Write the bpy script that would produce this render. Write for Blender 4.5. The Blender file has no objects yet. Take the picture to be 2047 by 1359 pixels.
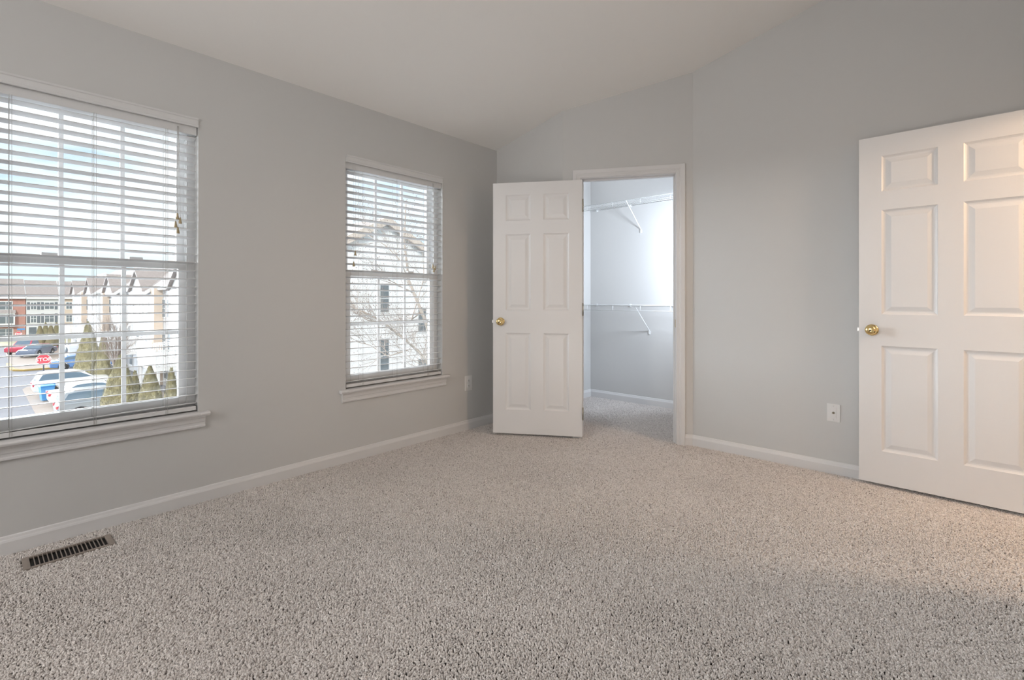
import bpy, bmesh, math, random
import numpy as np
from mathutils import Vector, Matrix, noise as mnoise
SC = bpy.context.scene
COL = SC.collection
R = math.radians
random.seed(7)

# ------------------------------------------------------------------ camera, sky, lights, exposure
YAW = R(41.9)
CAM_X, CAM_Y, CAM_Z = 3.0, 0.0, 1.088
FPX = 970.0
cam_d = bpy.data.cameras.new('camera'); cam = bpy.data.objects.new('camera', cam_d); COL.objects.link(cam)
cam.location = (CAM_X, CAM_Y, CAM_Z); cam.rotation_euler = (R(90), 0, YAW)
cam_d.sensor_fit = 'HORIZONTAL'; cam_d.sensor_width = 36.0; cam_d.lens = FPX / 2047 * 36.0
cam_d.shift_y = -(679.5 - 598.0) / 2047.0
cam_d.clip_start = 0.02; cam_d.clip_end = 600
SC.camera = cam
SC.view_settings.view_transform = 'Standard'; SC.view_settings.look = 'None'
SC.view_settings.exposure = 0.0; SC.view_settings.gamma = 1.0
SC.view_settings.use_curve_mapping = False
try:
    cy = SC.cycles
    cy.max_bounces = 9; cy.diffuse_bounces = 6; cy.glossy_bounces = 3; cy.transmission_bounces = 4
    cy.transparent_max_bounces = 12; cy.caustics_reflective = False; cy.caustics_refractive = False
    cy.sample_clamp_indirect = 6.0; cy.use_denoising = True
except Exception:
    pass

def make_world():
    w = bpy.data.worlds.new('overcast_sky'); SC.world = w; w.use_nodes = True
    nt = w.node_tree; N = nt.nodes; N.clear(); L = nt.links
    out = N.new('ShaderNodeOutputWorld'); bg = N.new('ShaderNodeBackground')
    tc = N.new('ShaderNodeTexCoord'); mp = N.new('ShaderNodeMapping'); mp.inputs['Scale'].default_value = (1.6, 1.6, 6.5)
    ns = N.new('ShaderNodeTexNoise'); ns.inputs['Scale'].default_value = 1.5; ns.inputs['Detail'].default_value = 7; ns.inputs['Roughness'].default_value = .55
    rp = N.new('ShaderNodeValToRGB')
    e = rp.color_ramp.elements
    e[0].position = .34; e[0].color = (.56, .73, .90, 1)
    e[1].position = .53; e[1].color = (.95, .93, .98, 1)
    m = rp.color_ramp.elements.new(.44); m.color = (.80, .88, .95, 1)
    sx = N.new('ShaderNodeSeparateXYZ'); hr = N.new('ShaderNodeMapRange')
    hr.inputs['From Min'].default_value = .0; hr.inputs['From Max'].default_value = .14
    mx = N.new('ShaderNodeMix'); mx.data_type = 'RGBA'
    mx.inputs[6].default_value = (.62, .83, .90, 1)
    L.new(tc.outputs['Generated'], mp.inputs['Vector']); L.new(mp.outputs['Vector'], ns.inputs['Vector'])
    L.new(ns.outputs['Fac'], rp.inputs['Fac']); L.new(tc.outputs['Generated'], sx.inputs[0])
    L.new(sx.outputs['Z'], hr.inputs['Value']); L.new(hr.outputs['Result'], mx.inputs[0])
    L.new(rp.outputs['Color'], mx.inputs[7]); L.new(mx.outputs[2], bg.inputs['Color'])
    bg.inputs['Strength'].default_value = 1.38
    L.new(bg.outputs[0], out.inputs['Surface'])
make_world()

def light(name, kind, loc, energy, color, rot=(0, 0, 0), **kw):
    d = bpy.data.lights.new(name, kind); d.energy = energy; d.color = color
    for k, v in kw.items(): setattr(d, k, v)
    o = bpy.data.objects.new(name, d); COL.objects.link(o); o.location = loc; o.rotation_euler = rot
    return o
def aim(o, d):
    o.rotation_euler = Vector(d).to_track_quat('-Z', 'Y').to_euler()
sun = light('hazy_sun', 'SUN', (0, -20, 30), 3.2, (1, .97, .93), angle=R(12)); aim(sun, (-.64, .55, -.53))
up = light('added_uplight_fill', 'SPOT', (2.4, .1, .35), 40, (1, .97, .92), shadow_soft_size=.12, spot_size=R(125), spot_blend=1.0); aim(up, (-1.5, 2.6, 2.3))  # spot added below the view to lift ceiling and walls; no such fixture
light('unseen_room_fill', 'POINT', (1.5, -2.9, 2.15), 138, (1, .99, .995), shadow_soft_size=.25)  # unseen fill light added behind the camera for overall room brightness
light('hall_ceiling_lamp', 'POINT', (4.35, 3.12, 2.12), 68, (1, .71, .47), shadow_soft_size=.12)
cl = light('closet_fill_spot', 'SPOT', (1.76, 4.00, 1.55), 155, (.775, .87, 1), shadow_soft_size=.15, spot_size=R(126), spot_blend=.9); aim(cl, (-1, .52, -.10))  # added spot hidden right of the doorway, brightens the closet back wall
day = light('window_fill_sun', 'SUN', (-30, -10, 12), 20.0, (.86, .92, 1), angle=R(50)); aim(day, (1, .38, -.10))  # second sun, added as soft daylight fill through the windows
for yw in (.40, 2.09):      # daylight portals in the two window openings
    p = light('window_daylight_portal', 'AREA', (-.15, yw, 1.27), 1, (1, 1, 1), (0, R(-90), 0), shape='RECTANGLE', size=1.55, size_y=.83)
    try: p.data.cycles.is_portal = True
    except Exception: pass

# ------------------------------------------------------------------ helpers
def tag(o, label=None, cat=None, group=None, kind=None):
    if label: o['label'] = label
    if cat: o['category'] = cat
    if group: o['group'] = group
    if kind: o['kind'] = kind
    return o
def empty(name, loc=(0, 0, 0), rz=0.0, label=None, cat=None, group=None, kind=None):
    o = bpy.data.objects.new(name, None); COL.objects.link(o); o.empty_display_size = .1
    o.location = loc; o.rotation_euler = (0, 0, rz)
    return tag(o, label, cat, group, kind)

class MB:
    """collects faces for ONE mesh object"""
    def __init__(s): s.v = []; s.f = []; s.sm = []
    def add(s, vs, fs, smooth=False):
        b = len(s.v); s.v += [tuple(p) for p in vs]; s.f += [tuple(b + i for i in f) for f in fs]; s.sm += [smooth] * len(fs); return s
    def hexa(s, p):
        return s.add(p, [(0, 3, 2, 1), (4, 5, 6, 7), (0, 1, 5, 4), (1, 2, 6, 5), (2, 3, 7, 6), (3, 0, 4, 7)])
    def box(s, x0, x1, y0, y1, z0, z1):
        return s.hexa([(x0, y0, z0), (x1, y0, z0), (x1, y1, z0), (x0, y1, z0), (x0, y0, z1), (x1, y0, z1), (x1, y1, z1), (x0, y1, z1)])
    def bbox(s, x0, x1, y0, y1, z0, z1, b=.003):
        """box with chamfered edges"""
        bm = bmesh.new(); bmesh.ops.create_cube(bm, size=1)
        for v in bm.verts: v.co = ((x0 + x1) / 2 + v.co.x * (x1 - x0), (y0 + y1) / 2 + v.co.y * (y1 - y0), (z0 + z1) / 2 + v.co.z * (z1 - z0))
        bmesh.ops.bevel(bm, geom=bm.edges[:], offset=b, segments=2, affect='EDGES', profile=.6)
        bm.verts.index_update()
        s.add([v.co[:] for v in bm.verts], [[v.index for v in f.verts] for f in bm.faces]); bm.free(); return s
    def prism(s, poly, ax, a, b):
        """polygon of 2D points extruded along axis ax ('x','y','z') from a to b"""
        n = len(poly)
        def P(u, v, w): return {'x': (w, u, v), 'y': (u, w, v), 'z': (u, v, w)}[ax]
        vs = [P(u, v, a) for u, v in poly] + [P(u, v, b) for u, v in poly]
        fs = [tuple(range(n)), tuple(range(2 * n - 1, n - 1, -1))] + [(i, i + n, (i + 1) % n + n, (i + 1) % n) for i in range(n)]
        return s.add(vs, fs)
    def sweep(s, prof, p0, p1, side, up=(0, 0, 1), m0=0.0, m1=0.0, smooth=False):
        """profile of (out, up) points swept straight from p0 to p1; m0/m1 = mitre slopes"""
        p0, p1, side, up = Vector(p0), Vector(p1), Vector(side), Vector(up); d = (p1 - p0).normalized(); n = len(prof)
        vs = [p0 + side * a + up * b + d * (a * m0) for a, b in prof] + [p1 + side * a + up * b + d * (a * m1) for a, b in prof]
        fs = [tuple(range(n)), tuple(range(2 * n - 1, n - 1, -1))] + [(i, i + n, (i + 1) % n + n, (i + 1) % n) for i in range(n)]
        return s.add(vs, fs, smooth)
    def tube(s, pts, r, n=8, cap=True):
        pts = [Vector(p) for p in pts]; k = len(pts)
        rs = r if isinstance(r, (list, tuple)) else [r] * k
        vs = []; fs = []; ref = None
        for i, p in enumerate(pts):
            d = (pts[min(i + 1, k - 1)] - pts[max(i - 1, 0)]).normalized()
            if ref is None: ref = Vector((0, 0, 1)) if abs(d.z) < .9 else Vector((1, 0, 0))
            a = d.cross(ref).normalized(); b = a.cross(d).normalized(); ref = b
            for j in range(n):
                t = 2 * math.pi * j / n; vs.append(p + (a * math.cos(t) + b * math.sin(t)) * rs[i])
        for i in range(k - 1):
            for j in range(n): fs.append((i * n + j, i * n + (j + 1) % n, (i + 1) * n + (j + 1) % n, (i + 1) * n + j))
        if cap: fs += [tuple(range(n - 1, -1, -1)), tuple((k - 1) * n + j for j in range(n))]
        return s.add(vs, fs, True)
    def lathe(s, prof, o=(0, 0, 0), axis=(0, 0, 1), n=24):
        """profile of (radius, along) about an axis"""
        a = Vector(axis).normalized(); e = Vector((1, 0, 0)) if abs(a.x) < .8 else Vector((0, 1, 0))
        u = a.cross(e).normalized(); w = a.cross(u); o = Vector(o); vs = []; fs = []; k = len(prof)
        for r, h in prof:
            for j in range(n):
                t = 2 * math.pi * j / n; vs.append(o + a * h + (u * math.cos(t) + w * math.sin(t)) * max(r, 1e-5))
        for i in range(k - 1):
            for j in range(n): fs.append((i * n + j, i * n + (j + 1) % n, (i + 1) * n + (j + 1) % n, (i + 1) * n + j))
        return s.add(vs, fs, True)
    def ball(s, c, r, n=10, sq=(1, 1, 1)):
        prof = [(r * math.sin(math.pi * i / n), -r * math.cos(math.pi * i / n)) for i in range(n + 1)]
        b = len(s.v); s.lathe(prof, (0, 0, 0), (0, 0, 1), 2 * n)
        for i in range(b, len(s.v)):
            v = s.v[i]; s.v[i] = (c[0] + v[0] * sq[0], c[1] + v[1] * sq[1], c[2] + v[2] * sq[2])
        return s
    def map(s, fn):
        s.v = [tuple(fn(Vector(p))) for p in s.v]; return s
    def build(s, name, mat, parent=None, label=None, cat=None, group=None, kind=None, bevel=0.0, fixn=True):
        me = bpy.data.meshes.new(name); me.from_pydata([tuple(p) for p in s.v], [], s.f); me.update()
        if fixn:
            bm = bmesh.new(); bm.from_mesh(me); bmesh.ops.recalc_face_normals(bm, faces=bm.faces[:]); bm.to_mesh(me); bm.free()
        me.polygons.foreach_set('use_smooth', s.sm)
        me.materials.append(mat)
        o = bpy.data.objects.new(name, me); COL.objects.link(o)
        if parent is not None: o.parent = parent
        if bevel:
            m = o.modifiers.new('soft_edge', 'BEVEL'); m.width = bevel; m.segments = 2; m.limit_method = 'ANGLE'; m.angle_limit = R(40)
        return tag(o, label, cat, group, kind)
def copy_tree(o, parent=None):
    c = o.copy(); COL.objects.link(c)
    if parent is not None: c.parent = parent
    for ch in list(o.children): copy_tree(ch, c)
    return c

# ------------------------------------------------------------------ materials
def mat(name, col, rough=.5, metal=0.0, spec=.5, bump=None, var=None, coat=0.0):
    """bump = (scale, strength, distance[, stretch xyz]); var = (scale, amount)"""
    m = bpy.data.materials.new(name); m.use_nodes = True; nt = m.node_tree; N = nt.nodes; L = nt.links
    b = N['Principled BSDF']; b.inputs['Base Color'].default_value = (*col, 1); b.inputs['Roughness'].default_value = rough
    b.inputs['Metallic'].default_value = metal; b.inputs['Specular IOR Level'].default_value = spec
    if coat: b.inputs['Coat Weight'].default_value = coat
    def tex(scale, stretch=None, detail=4):
        t = N.new('ShaderNodeTexCoord'); ns = N.new('ShaderNodeTexNoise'); ns.inputs['Scale'].default_value = scale; ns.inputs['Detail'].default_value = detail
        if stretch:
            mp = N.new('ShaderNodeMapping'); mp.inputs['Scale'].default_value = stretch
            L.new(t.outputs['Object'], mp.inputs['Vector']); L.new(mp.outputs[0], ns.inputs['Vector'])
        else: L.new(t.outputs['Object'], ns.inputs['Vector'])
        return ns
    if bump:
        ns = tex(bump[0], bump[3] if len(bump) > 3 else None)
        bp = N.new('ShaderNodeBump'); bp.inputs['Strength'].default_value = bump[1]; bp.inputs['Distance'].default_value = bump[2]
        L.new(ns.outputs['Fac'], bp.inputs['Height']); L.new(bp.outputs[0], b.inputs['Normal'])
    if var:
        ns = tex(var[0], var[2] if len(var) > 2 else None); mx = N.new('ShaderNodeMix'); mx.data_type = 'RGBA'
        mx.inputs[6].default_value = (*[c * (1 - var[1]) for c in col], 1); mx.inputs[7].default_value = (*[min(1, c * (1 + var[1])) for c in col], 1)
        L.new(ns.outputs['Fac'], mx.inputs[0]); L.new(mx.outputs[2], b.inputs['Base Color'])
    return m
M = {}
M['wall'] = mat('grey_wall_paint', (.60, .594, .582), .75, spec=.25, bump=(240, .10, .0006))
M['ceil'] = mat('ceiling_paint', (.92, .895, .865), .9, spec=.15, bump=(180, .12, .0008))
M['trim'] = mat('white_trim_paint', (.70, .69, .685), .38, spec=.45)
M['door'] = mat('white_door_paint', (.78, .765, .755), .36, spec=.45, bump=(38, .22, .0012, (5.0, 5.0, .55)))
M['vinyl'] = mat('white_vinyl', (.74, .74, .74), .35, spec=.45)
M['blind'] = mat('white_blind_slat', (.69, .685, .68), .38, spec=.4)
M['cord'] = mat('blind_cord', (.55, .54, .52), .8)
M['tassel'] = mat('tassel_wood', (.40, .32, .19), .45)
M['brass'] = mat('polished_brass', (.86, .66, .32), .16, metal=1.0)
M['steel'] = mat('hinge_metal', (.38, .34, .27), .35, metal=1.0)
M['chrome'] = mat('zinc_metal', (.75, .74, .72), .3, metal=1.0)
M['dark'] = mat('dark_slot', (.012, .011, .011), .7)
M['plate'] = mat('white_plastic', (.76, .75, .74), .3, spec=.5)
M['vent'] = mat('taupe_register_metal', (.34, .29, .25), .42, metal=.3, var=(60, .12))
M['wire'] = mat('white_coated_wire', (.80, .81, .81), .35, spec=.5)
M['backing'] = mat('carpet_backing', (.075, .068, .064), .95, spec=.1)

def glass_mat():
    m = bpy.data.materials.new('window_glass'); m.use_nodes = True; N = m.node_tree.nodes; L = m.node_tree.links; N.clear()
    o = N.new('ShaderNodeOutputMaterial'); mx = N.new('ShaderNodeMixShader'); t = N.new('ShaderNodeBsdfTransparent'); g = N.new('ShaderNodeBsdfGlossy')
    t.inputs[0].default_value = (.97, .985, .98, 1); g.inputs['Roughness'].default_value = .02
    mx.inputs[0].default_value = .045
    L.new(t.outputs[0], mx.inputs[1]); L.new(g.outputs[0], mx.inputs[2]); L.new(mx.outputs[0], o.inputs[0]); return m
M['glass'] = glass_mat()

# ------------------------------------------------------------------ room shell
CEIL0, SLOPE = 2.414, .2345
XR = 3.47                      # right wall (doorway to the hall)
YB = -4.2                      # wall behind the camera
YN = 3.139                     # short wall beside the closet
YF = 3.605                     # long far wall
YC = 4.672                     # closet back wall
A = Vector((.7254, YN, 0)); B = Vector((1.5828, YF, 0))
U = (B - A).normalized(); NR = Vector((U.y, -U.x, 0)); LAB = (B - A).length
TH = .115
def ceil(x): return CEIL0 + SLOPE * x
def slab(mb, pts, z0=-.02, z1=None):
    """vertical block over a 4-point footprint whose top follows the sloped ceiling"""
    lo = [(p[0], p[1], z0) for p in pts]
    hi = [(p[0], p[1], ceil(p[0]) + .01 if z1 is None else z1) for p in pts]
    return mb.hexa(lo + hi)
def rect(x0, x1, y0, y1): return [(x0, y0), (x1, y0), (x1, y1), (x0, y1)]

W_Y = [(-.02, .816), (1.676, 2.512)]       # window openings along the left wall
WZ0, WZ1 = .462, 2.052
XO = -.15
mb = MB()
ys = [YB - .12, W_Y[0][0], W_Y[0][1], W_Y[1][0], W_Y[1][1], YC + .12]
for i in range(0, 6, 2): slab(mb, rect(XO, 0, ys[i], ys[i + 1]))
for a, b in W_Y:
    slab(mb, rect(XO, 0, a, b), -.02, WZ0)
    mb.hexa([(XO, a, WZ1), (0, a, WZ1), (0, b, WZ1), (XO, b, WZ1), (XO, a, ceil(XO) + .01), (0, a, ceil(0) + .01), (0, b, ceil(0) + .01), (XO, b, ceil(XO) + .01)])
mb.build('wall_left', M['wall'], None, 'grey painted wall with the two blind-covered windows', 'wall', kind='structure')
mb = MB(); slab(mb, [(0, YN), (A.x, YN), (A.x - NR.x * TH - .0, YN + TH * .87), (0, YN + TH)])
mb.build('wall_back_left', M['wall'], None, 'short grey wall section behind the open closet door', 'wall', kind='structure')
# closet wall, set at an angle, with the door opening
S0, S1, HD = .148, .853, 2.036
def fr(s, t, z=0.0): p = A + U * s + NR * t; return (p.x, p.y, z)
def cw(mb, s0, s1, z0=-.02, z1=None):
    return slab(mb, [fr(s0, 0)[:2], fr(s1, 0)[:2], fr(s1, -TH)[:2], fr(s0, -TH)[:2]], z0, z1)
mb = MB(); cw(mb, 0, S0 - .018); cw(mb, S1 + .018, LAB)
lo = [fr(S0 - .018, 0, HD + .018), fr(S1 + .018, 0, HD + .018), fr(S1 + .018, -TH, HD + .018), fr(S0 - .018, -TH, HD + .018)]
mb.hexa(lo + [(p[0], p[1], ceil(p[0]) + .01) for p in lo])
mb.build('wall_back_center', M['wall'], None, 'angled grey wall section holding the closet doorway', 'wall', kind='structure')
mb = MB(); slab(mb, [(B.x, YF), (XR + .12, YF), (XR + .12, YF + TH), (B.x - .06, YF + TH)])
mb.build('wall_back_right', M['wall'], None, 'long grey wall running right from the closet to the open white door', 'wall', kind='structure')
# right wall with the doorway the white door belongs to (outside the frame)
DY0, DY1 = 2.665, 3.50
mb = MB(); slab(mb, rect(XR, XR + .12, YB - .12, DY0)); slab(mb, rect(XR, XR + .12, DY1, YF))
lo = [(XR, DY0, 2.06), (XR + .12, DY0, 2.06), (XR + .12, DY1, 2.06), (XR, DY1, 2.06)]
mb.hexa(lo + [(p[0], p[1], ceil(p[0]) + .01) for p in lo])
mb.build('wall_right', M['wall'], None, 'grey wall at the right with the hall doorway', 'wall', kind='structure')
mb = MB(); slab(mb, rect(0, XR, YB - .12, YB)); mb.build('wall_front', M['wall'], None, 'grey wall behind the viewer', 'wall', kind='structure')
mb = MB(); slab(mb, rect(0, 2.15, YC, YC + .12)); mb.build('wall_closet_back', M['wall'], None, 'pale wall at the back of the closet behind the wire shelves', 'wall', kind='structure')
mb = MB(); slab(mb, rect(2.03, 2.15, YF + TH, YC)); mb.build('wall_closet_right', M['wall'], None, 'right side wall inside the closet', 'wall', kind='structure')
mb = MB()
for r in (rect(XR + .12, 5.4, 4.3, 4.42), rect(5.4, 5.52, 1.6, 4.42), rect(XR + .12, 5.4, 1.48, 1.6), rect(XR, XR + .12, YF + TH, 4.42)): slab(mb, r, -.02, 2.5)
mb.build('wall_hall', M['wall'], None, 'hall walls beyond the doorway at the right', 'wall', kind='structure')
mb = MB(); mb.box(XR + .12, 5.52, 1.48, 4.42, 2.44, 2.5); mb.build('ceiling_hall', M['ceil'], None, 'hall ceiling beyond the doorway', 'ceiling', kind='structure')
mb = MB()
xa, xb, ya, yb = -.2, XR + .12, YB - .14, YC + .14
mb.hexa([(xa, ya, ceil(xa)), (xb, ya, ceil(xb)), (xb, yb, ceil(xb)), (xa, yb, ceil(xa)), (xa, ya, ceil(xa) + .2), (xb, ya, ceil(xb) + .2), (xb, yb, ceil(xb) + .2), (xa, yb, ceil(xa) + .2)])
mb.build('ceiling', M['ceil'], None, 'off-white vaulted ceiling rising to the right', 'ceiling', kind='structure')
mb = MB(); mb.box(-.15, 5.52, YB - .12, YC + .12, -.12, -.010)
mb.build('floor', M['backing'], None, 'bedroom floor under the carpet pile', 'floor', kind='structure')

# baseboards
BP = [(0, 0), (.014, 0), (.014, .058), (.0115, .066), (.009, .070), (.0065, .080), (.003, .083), (0, .083)]
def base(name, runs, label):
    mb = MB()
    for p0, p1, side, m0, m1 in runs: mb.sweep(BP, (p0[0], p0[1], -.008), (p1[0], p1[1], -.008), side, m0=m0, m1=m1)
    mb.build(name, M['trim'], None, label, 'baseboard', kind='structure')
base('baseboard_left', [((0, YB), (0, YN), (1, 0, 0), 0, -1)], 'white baseboard along the window wall')
base('baseboard_back_left', [((0, YN), (A.x, YN), (0, -1, 0), 1, .26)], 'white baseboard behind the open closet door')
base('baseboard_back_center', [(fr(.919, 0), fr(LAB, 0), NR, 0, -.26)], 'short white baseboard piece right of the closet doorway')
base('baseboard_back_right', [((B.x, YF), (XR, YF), (0, -1, 0), .26, 0)], 'white baseboard along the long far wall')
base('baseboard_closet', [((0, YC), (2.03, YC), (0, -1, 0), 1, -1), ((0, YN + TH), (0, YC), (1, 0, 0), 0, -1)], 'white baseboard inside the closet')
base('baseboard_right', [((XR, YB), (XR, DY0 - .06), (-1, 0, 0), 0, 0)], 'white baseboard on the right wall')

# door casings
CP = [(0, 0), (0, .0085), (.006, .0115), (.019, .0115), (.022, .0140), (.030, .0142), (.033, .0168), (.055, .0185), (.061, .0185), (.064, .016), (.064, 0)]
def casing_mesh(s0, s1, h, to3):
    """mitred casing around an opening s0..s1, height h, in a wall frame (s, out, z)"""
    mb = MB(); n = len(CP)
    stations = [[(s0 - w, t, -.008) for w, t in CP], [(s0 - w, t, h + w) for w, t in CP], [(s1 + w, t, h + w) for w, t in CP], [(s1 + w, t, -.008) for w, t in CP]]
    vs = [to3(*p) for st in stations for p in st]; fs = []
    for k in range(3):
        for i in range(n): fs.append((k * n + i, k * n + (i + 1) % n, (k + 1) * n + (i + 1) % n, (k + 1) * n + i))
    fs += [tuple(range(n)), tuple(3 * n + i for i in range(n))]
    return mb.add(vs, fs)
t1 = casing_mesh(S0 - .004, S1 + .004, HD + .004, fr).build('trim_1', M['trim'], None, 'white moulded casing around the closet doorway', 'door casing', kind='structure')
mb = MB()
def fbox(mb, s0, s1, t0, t1, z0, z1):
    return mb.hexa([fr(s0, t0, z0), fr(s1, t0, z0), fr(s1, t1, z0), fr(s0, t1, z0), fr(s0, t0, z1), fr(s1, t0, z1), fr(s1, t1, z1), fr(s0, t1, z1)])
fbox(mb, S0 - .018, S0, -TH - .002, .002, -.008, HD); fbox(mb, S1, S1 + .018, -TH - .002, .002, -.008, HD); fbox(mb, S0 - .018, S1 + .018, -TH - .002, .002, HD, HD + .018)
mb.build('door_jamb', M['trim'], t1)
mb = MB()
fbox(mb, S0, S0 + .011, -.075, -.042, -.008, HD); fbox(mb, S1 - .011, S1, -.075, -.042, -.008, HD); fbox(mb, S0, S1, -.075, -.042, HD - .011, HD)
mb.build('door_stop', M['trim'], t1)
mb = MB(); fbox(mb, S1 - .0012, S1 + .0005, -.034, .001, .875, .935); mb.build('strike_plate', M['brass'], t1, 'brass strike plate')
fr2 = lambda s, t, z=0.0: (XR - t, DY0 + s, z)
t2 = casing_mesh(0, DY1 - DY0 - .02, 2.05, fr2).build('trim_2', M['trim'], None, 'white casing around the hall doorway', 'door casing', kind='structure')
mb = MB(); mb.box(XR - .002, XR + .122, DY0 - .003, DY0 + .015, -.008, 2.06); mb.box(XR - .002, XR + .122, DY1 - .018, DY1 + .003, -.008, 2.06); mb.box(XR - .002, XR + .122, DY0, DY1, 2.045, 2.062)
mb.build('door_jamb', M['trim'], t2)

# ------------------------------------------------------------------ six-panel doors
def panel_door_mesh(w, h, t, cols, rows):
    """leaf: x 0..w from the hinge, front face y=0 looks to -y, back face y=t"""
    mb = MB()
    xs = sorted({0, w, *[c for p in cols for c in p]}); zs = sorted({0, h, *[c for p in rows for c in p]})
    RINGS = [(0, 0), (.004, .0035), (.011, .0075), (.018, .0085), (.024, .0075), (.044, .0022)]
    for sgn, y0 in ((1, 0.0), (-1, t)):
        for i in range(len(xs) - 1):
            for j in range(len(zs) - 1):
                a, b, c, d = xs[i], xs[i + 1], zs[j], zs[j + 1]
                if (a, b) in cols and (c, d) in rows:
                    vs = []; fs = []
                    for ins, dep in RINGS:
                        y = y0 + sgn * dep
                        vs += [(a + ins, y, c + ins), (b - ins, y, c + ins), (b - ins, y, d - ins), (a + ins, y, d - ins)]
                    for k in range(len(RINGS) - 1):
                        for q in range(4): fs.append((k * 4 + q, k * 4 + (q + 1) % 4, k * 4 + 4 + (q + 1) % 4, k * 4 + 4 + q))
                    e = (len(RINGS) - 1) * 4; fs.append((e, e + 1, e + 2, e + 3)); mb.add(vs, fs)
                else: mb.add([(a, y0, c), (b, y0, c), (b, y0, d), (a, y0, d)], [(0, 1, 2, 3)])
    e = .0
    mb.add([(0, 0, 0), (0, t, 0), (0, t, h), (0, 0, h)], [(0, 1, 2, 3)]); mb.add([(w, 0, 0), (w, t, 0), (w, t, h), (w, 0, h)], [(0, 1, 2, 3)])
    mb.add([(0, 0, 0), (w, 0, 0), (w, t, 0), (0, t, 0)], [(0, 1, 2, 3)]); mb.add([(0, 0, h), (w, 0, h), (w, t, h), (0, t, h)], [(0, 1, 2, 3)])
    bm = bmesh.new(); vs = [bm.verts.new(p) for p in mb.v]
    for f in mb.f: bm.faces.new([vs[i] for i in f])
    bmesh.ops.remove_doubles(bm, verts=bm.verts[:], dist=1e-5); bm.verts.index_update()
    out = MB(); out.add([v.co[:] for v in bm.verts], [[v.index for v in f.verts] for f in bm.faces]); bm.free()
    return out
def knob(parent, x, z, y0, sgn, keyed):
    """knob standing off the face at y0 along sgn*y"""
    ax = (0, sgn, 0)
    MB().lathe([(0, 0), (.033, 0), (.033, .003), (.030, .007), (.020, .0095), (.0, .0095)], (x, y0, z), ax, 32).build('rosette', M['brass'], parent)
    k = MB().lathe([(.011, .008), (.0105, .026), (.014, .031), (.0225, .035), (.0268, .042), (.0272, .049), (.0245, .056), (.0170, .0605), (.008, .062), (0, .0623)], (x, y0, z), ax, 32).build('door_knob', M['brass'], parent)
    if keyed: MB().lathe([(0, .0605), (.0046, .0618), (.0046, .0632), (0, .0634)], (x, y0, z), ax, 16).build('privacy_button', M['dark'], k, 'dark pinhole in the knob')
ROWS = [(.190, .802), (.984, 1.590), (1.697, 1.903)]
def door(name, w, h, cols, hinge, ang, label, back_knob):
    root = empty(name, hinge, ang, label, 'door', kind='structure')
    t = .035
    panel_door_mesh(w, h, t, cols, ROWS).build('door_panel', M['door'], root)
    kx = w - .062
    knob(root, kx, .892, 0, -1, True)
    if back_knob: knob(root, kx, .892, t, 1, False)
    MB().bbox(w - .0005, w + .011, t / 2 - .006, t / 2 + .006, .880, .904, .002).build('latch_bolt', M['chrome'], root)
    for hz in (.18, .99, 1.80):
        hb = MB(); hb.tube([(-.004, -.004, hz - .045), (-.004, -.004, hz + .045)], .0055, 10); hb.box(-.0015, .0005, -.003, .030, hz - .044, hz + .044)
        for q in (-.0455, .0455): hb.ball((-.004, -.004, hz + q), .0062, 6)
        hb.build('hinge', M['steel'], root)
    return root
c_w = .711
p_free = Vector((.282, 2.800, 0)); p_h = Vector((.887, 3.175, 0)); dv = (p_free - p_h).normalized()
# visible face is the -y' side: local x axis runs from hinge to free edge, so the leaf is turned half round and mirrored
d1 = door('door_1', c_w, 2.0, [(.104, .304), (.407, .607)], (p_h.x, p_h.y, .017), math.atan2(dv.y, dv.x), 'white six-panel closet door standing open beside the closet doorway', True)
d2 = door('door_2', .811, 2.02, [(.108, .354), (.457, .703)], (3.4185, 3.5105, .016), math.atan2(3.532 - 3.5105, 2.608 - 3.4185), 'white six-panel door at the right edge swung back against the grey wall', False)
def flip_y(root):
    for o in [root, *root.children_recursive]:
        if o.type == 'MESH':
            for v in o.data.vertices: v.co.y = -v.co.y
            o.data.flip_normals()
flip_y(d1); flip_y(d2)

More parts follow.
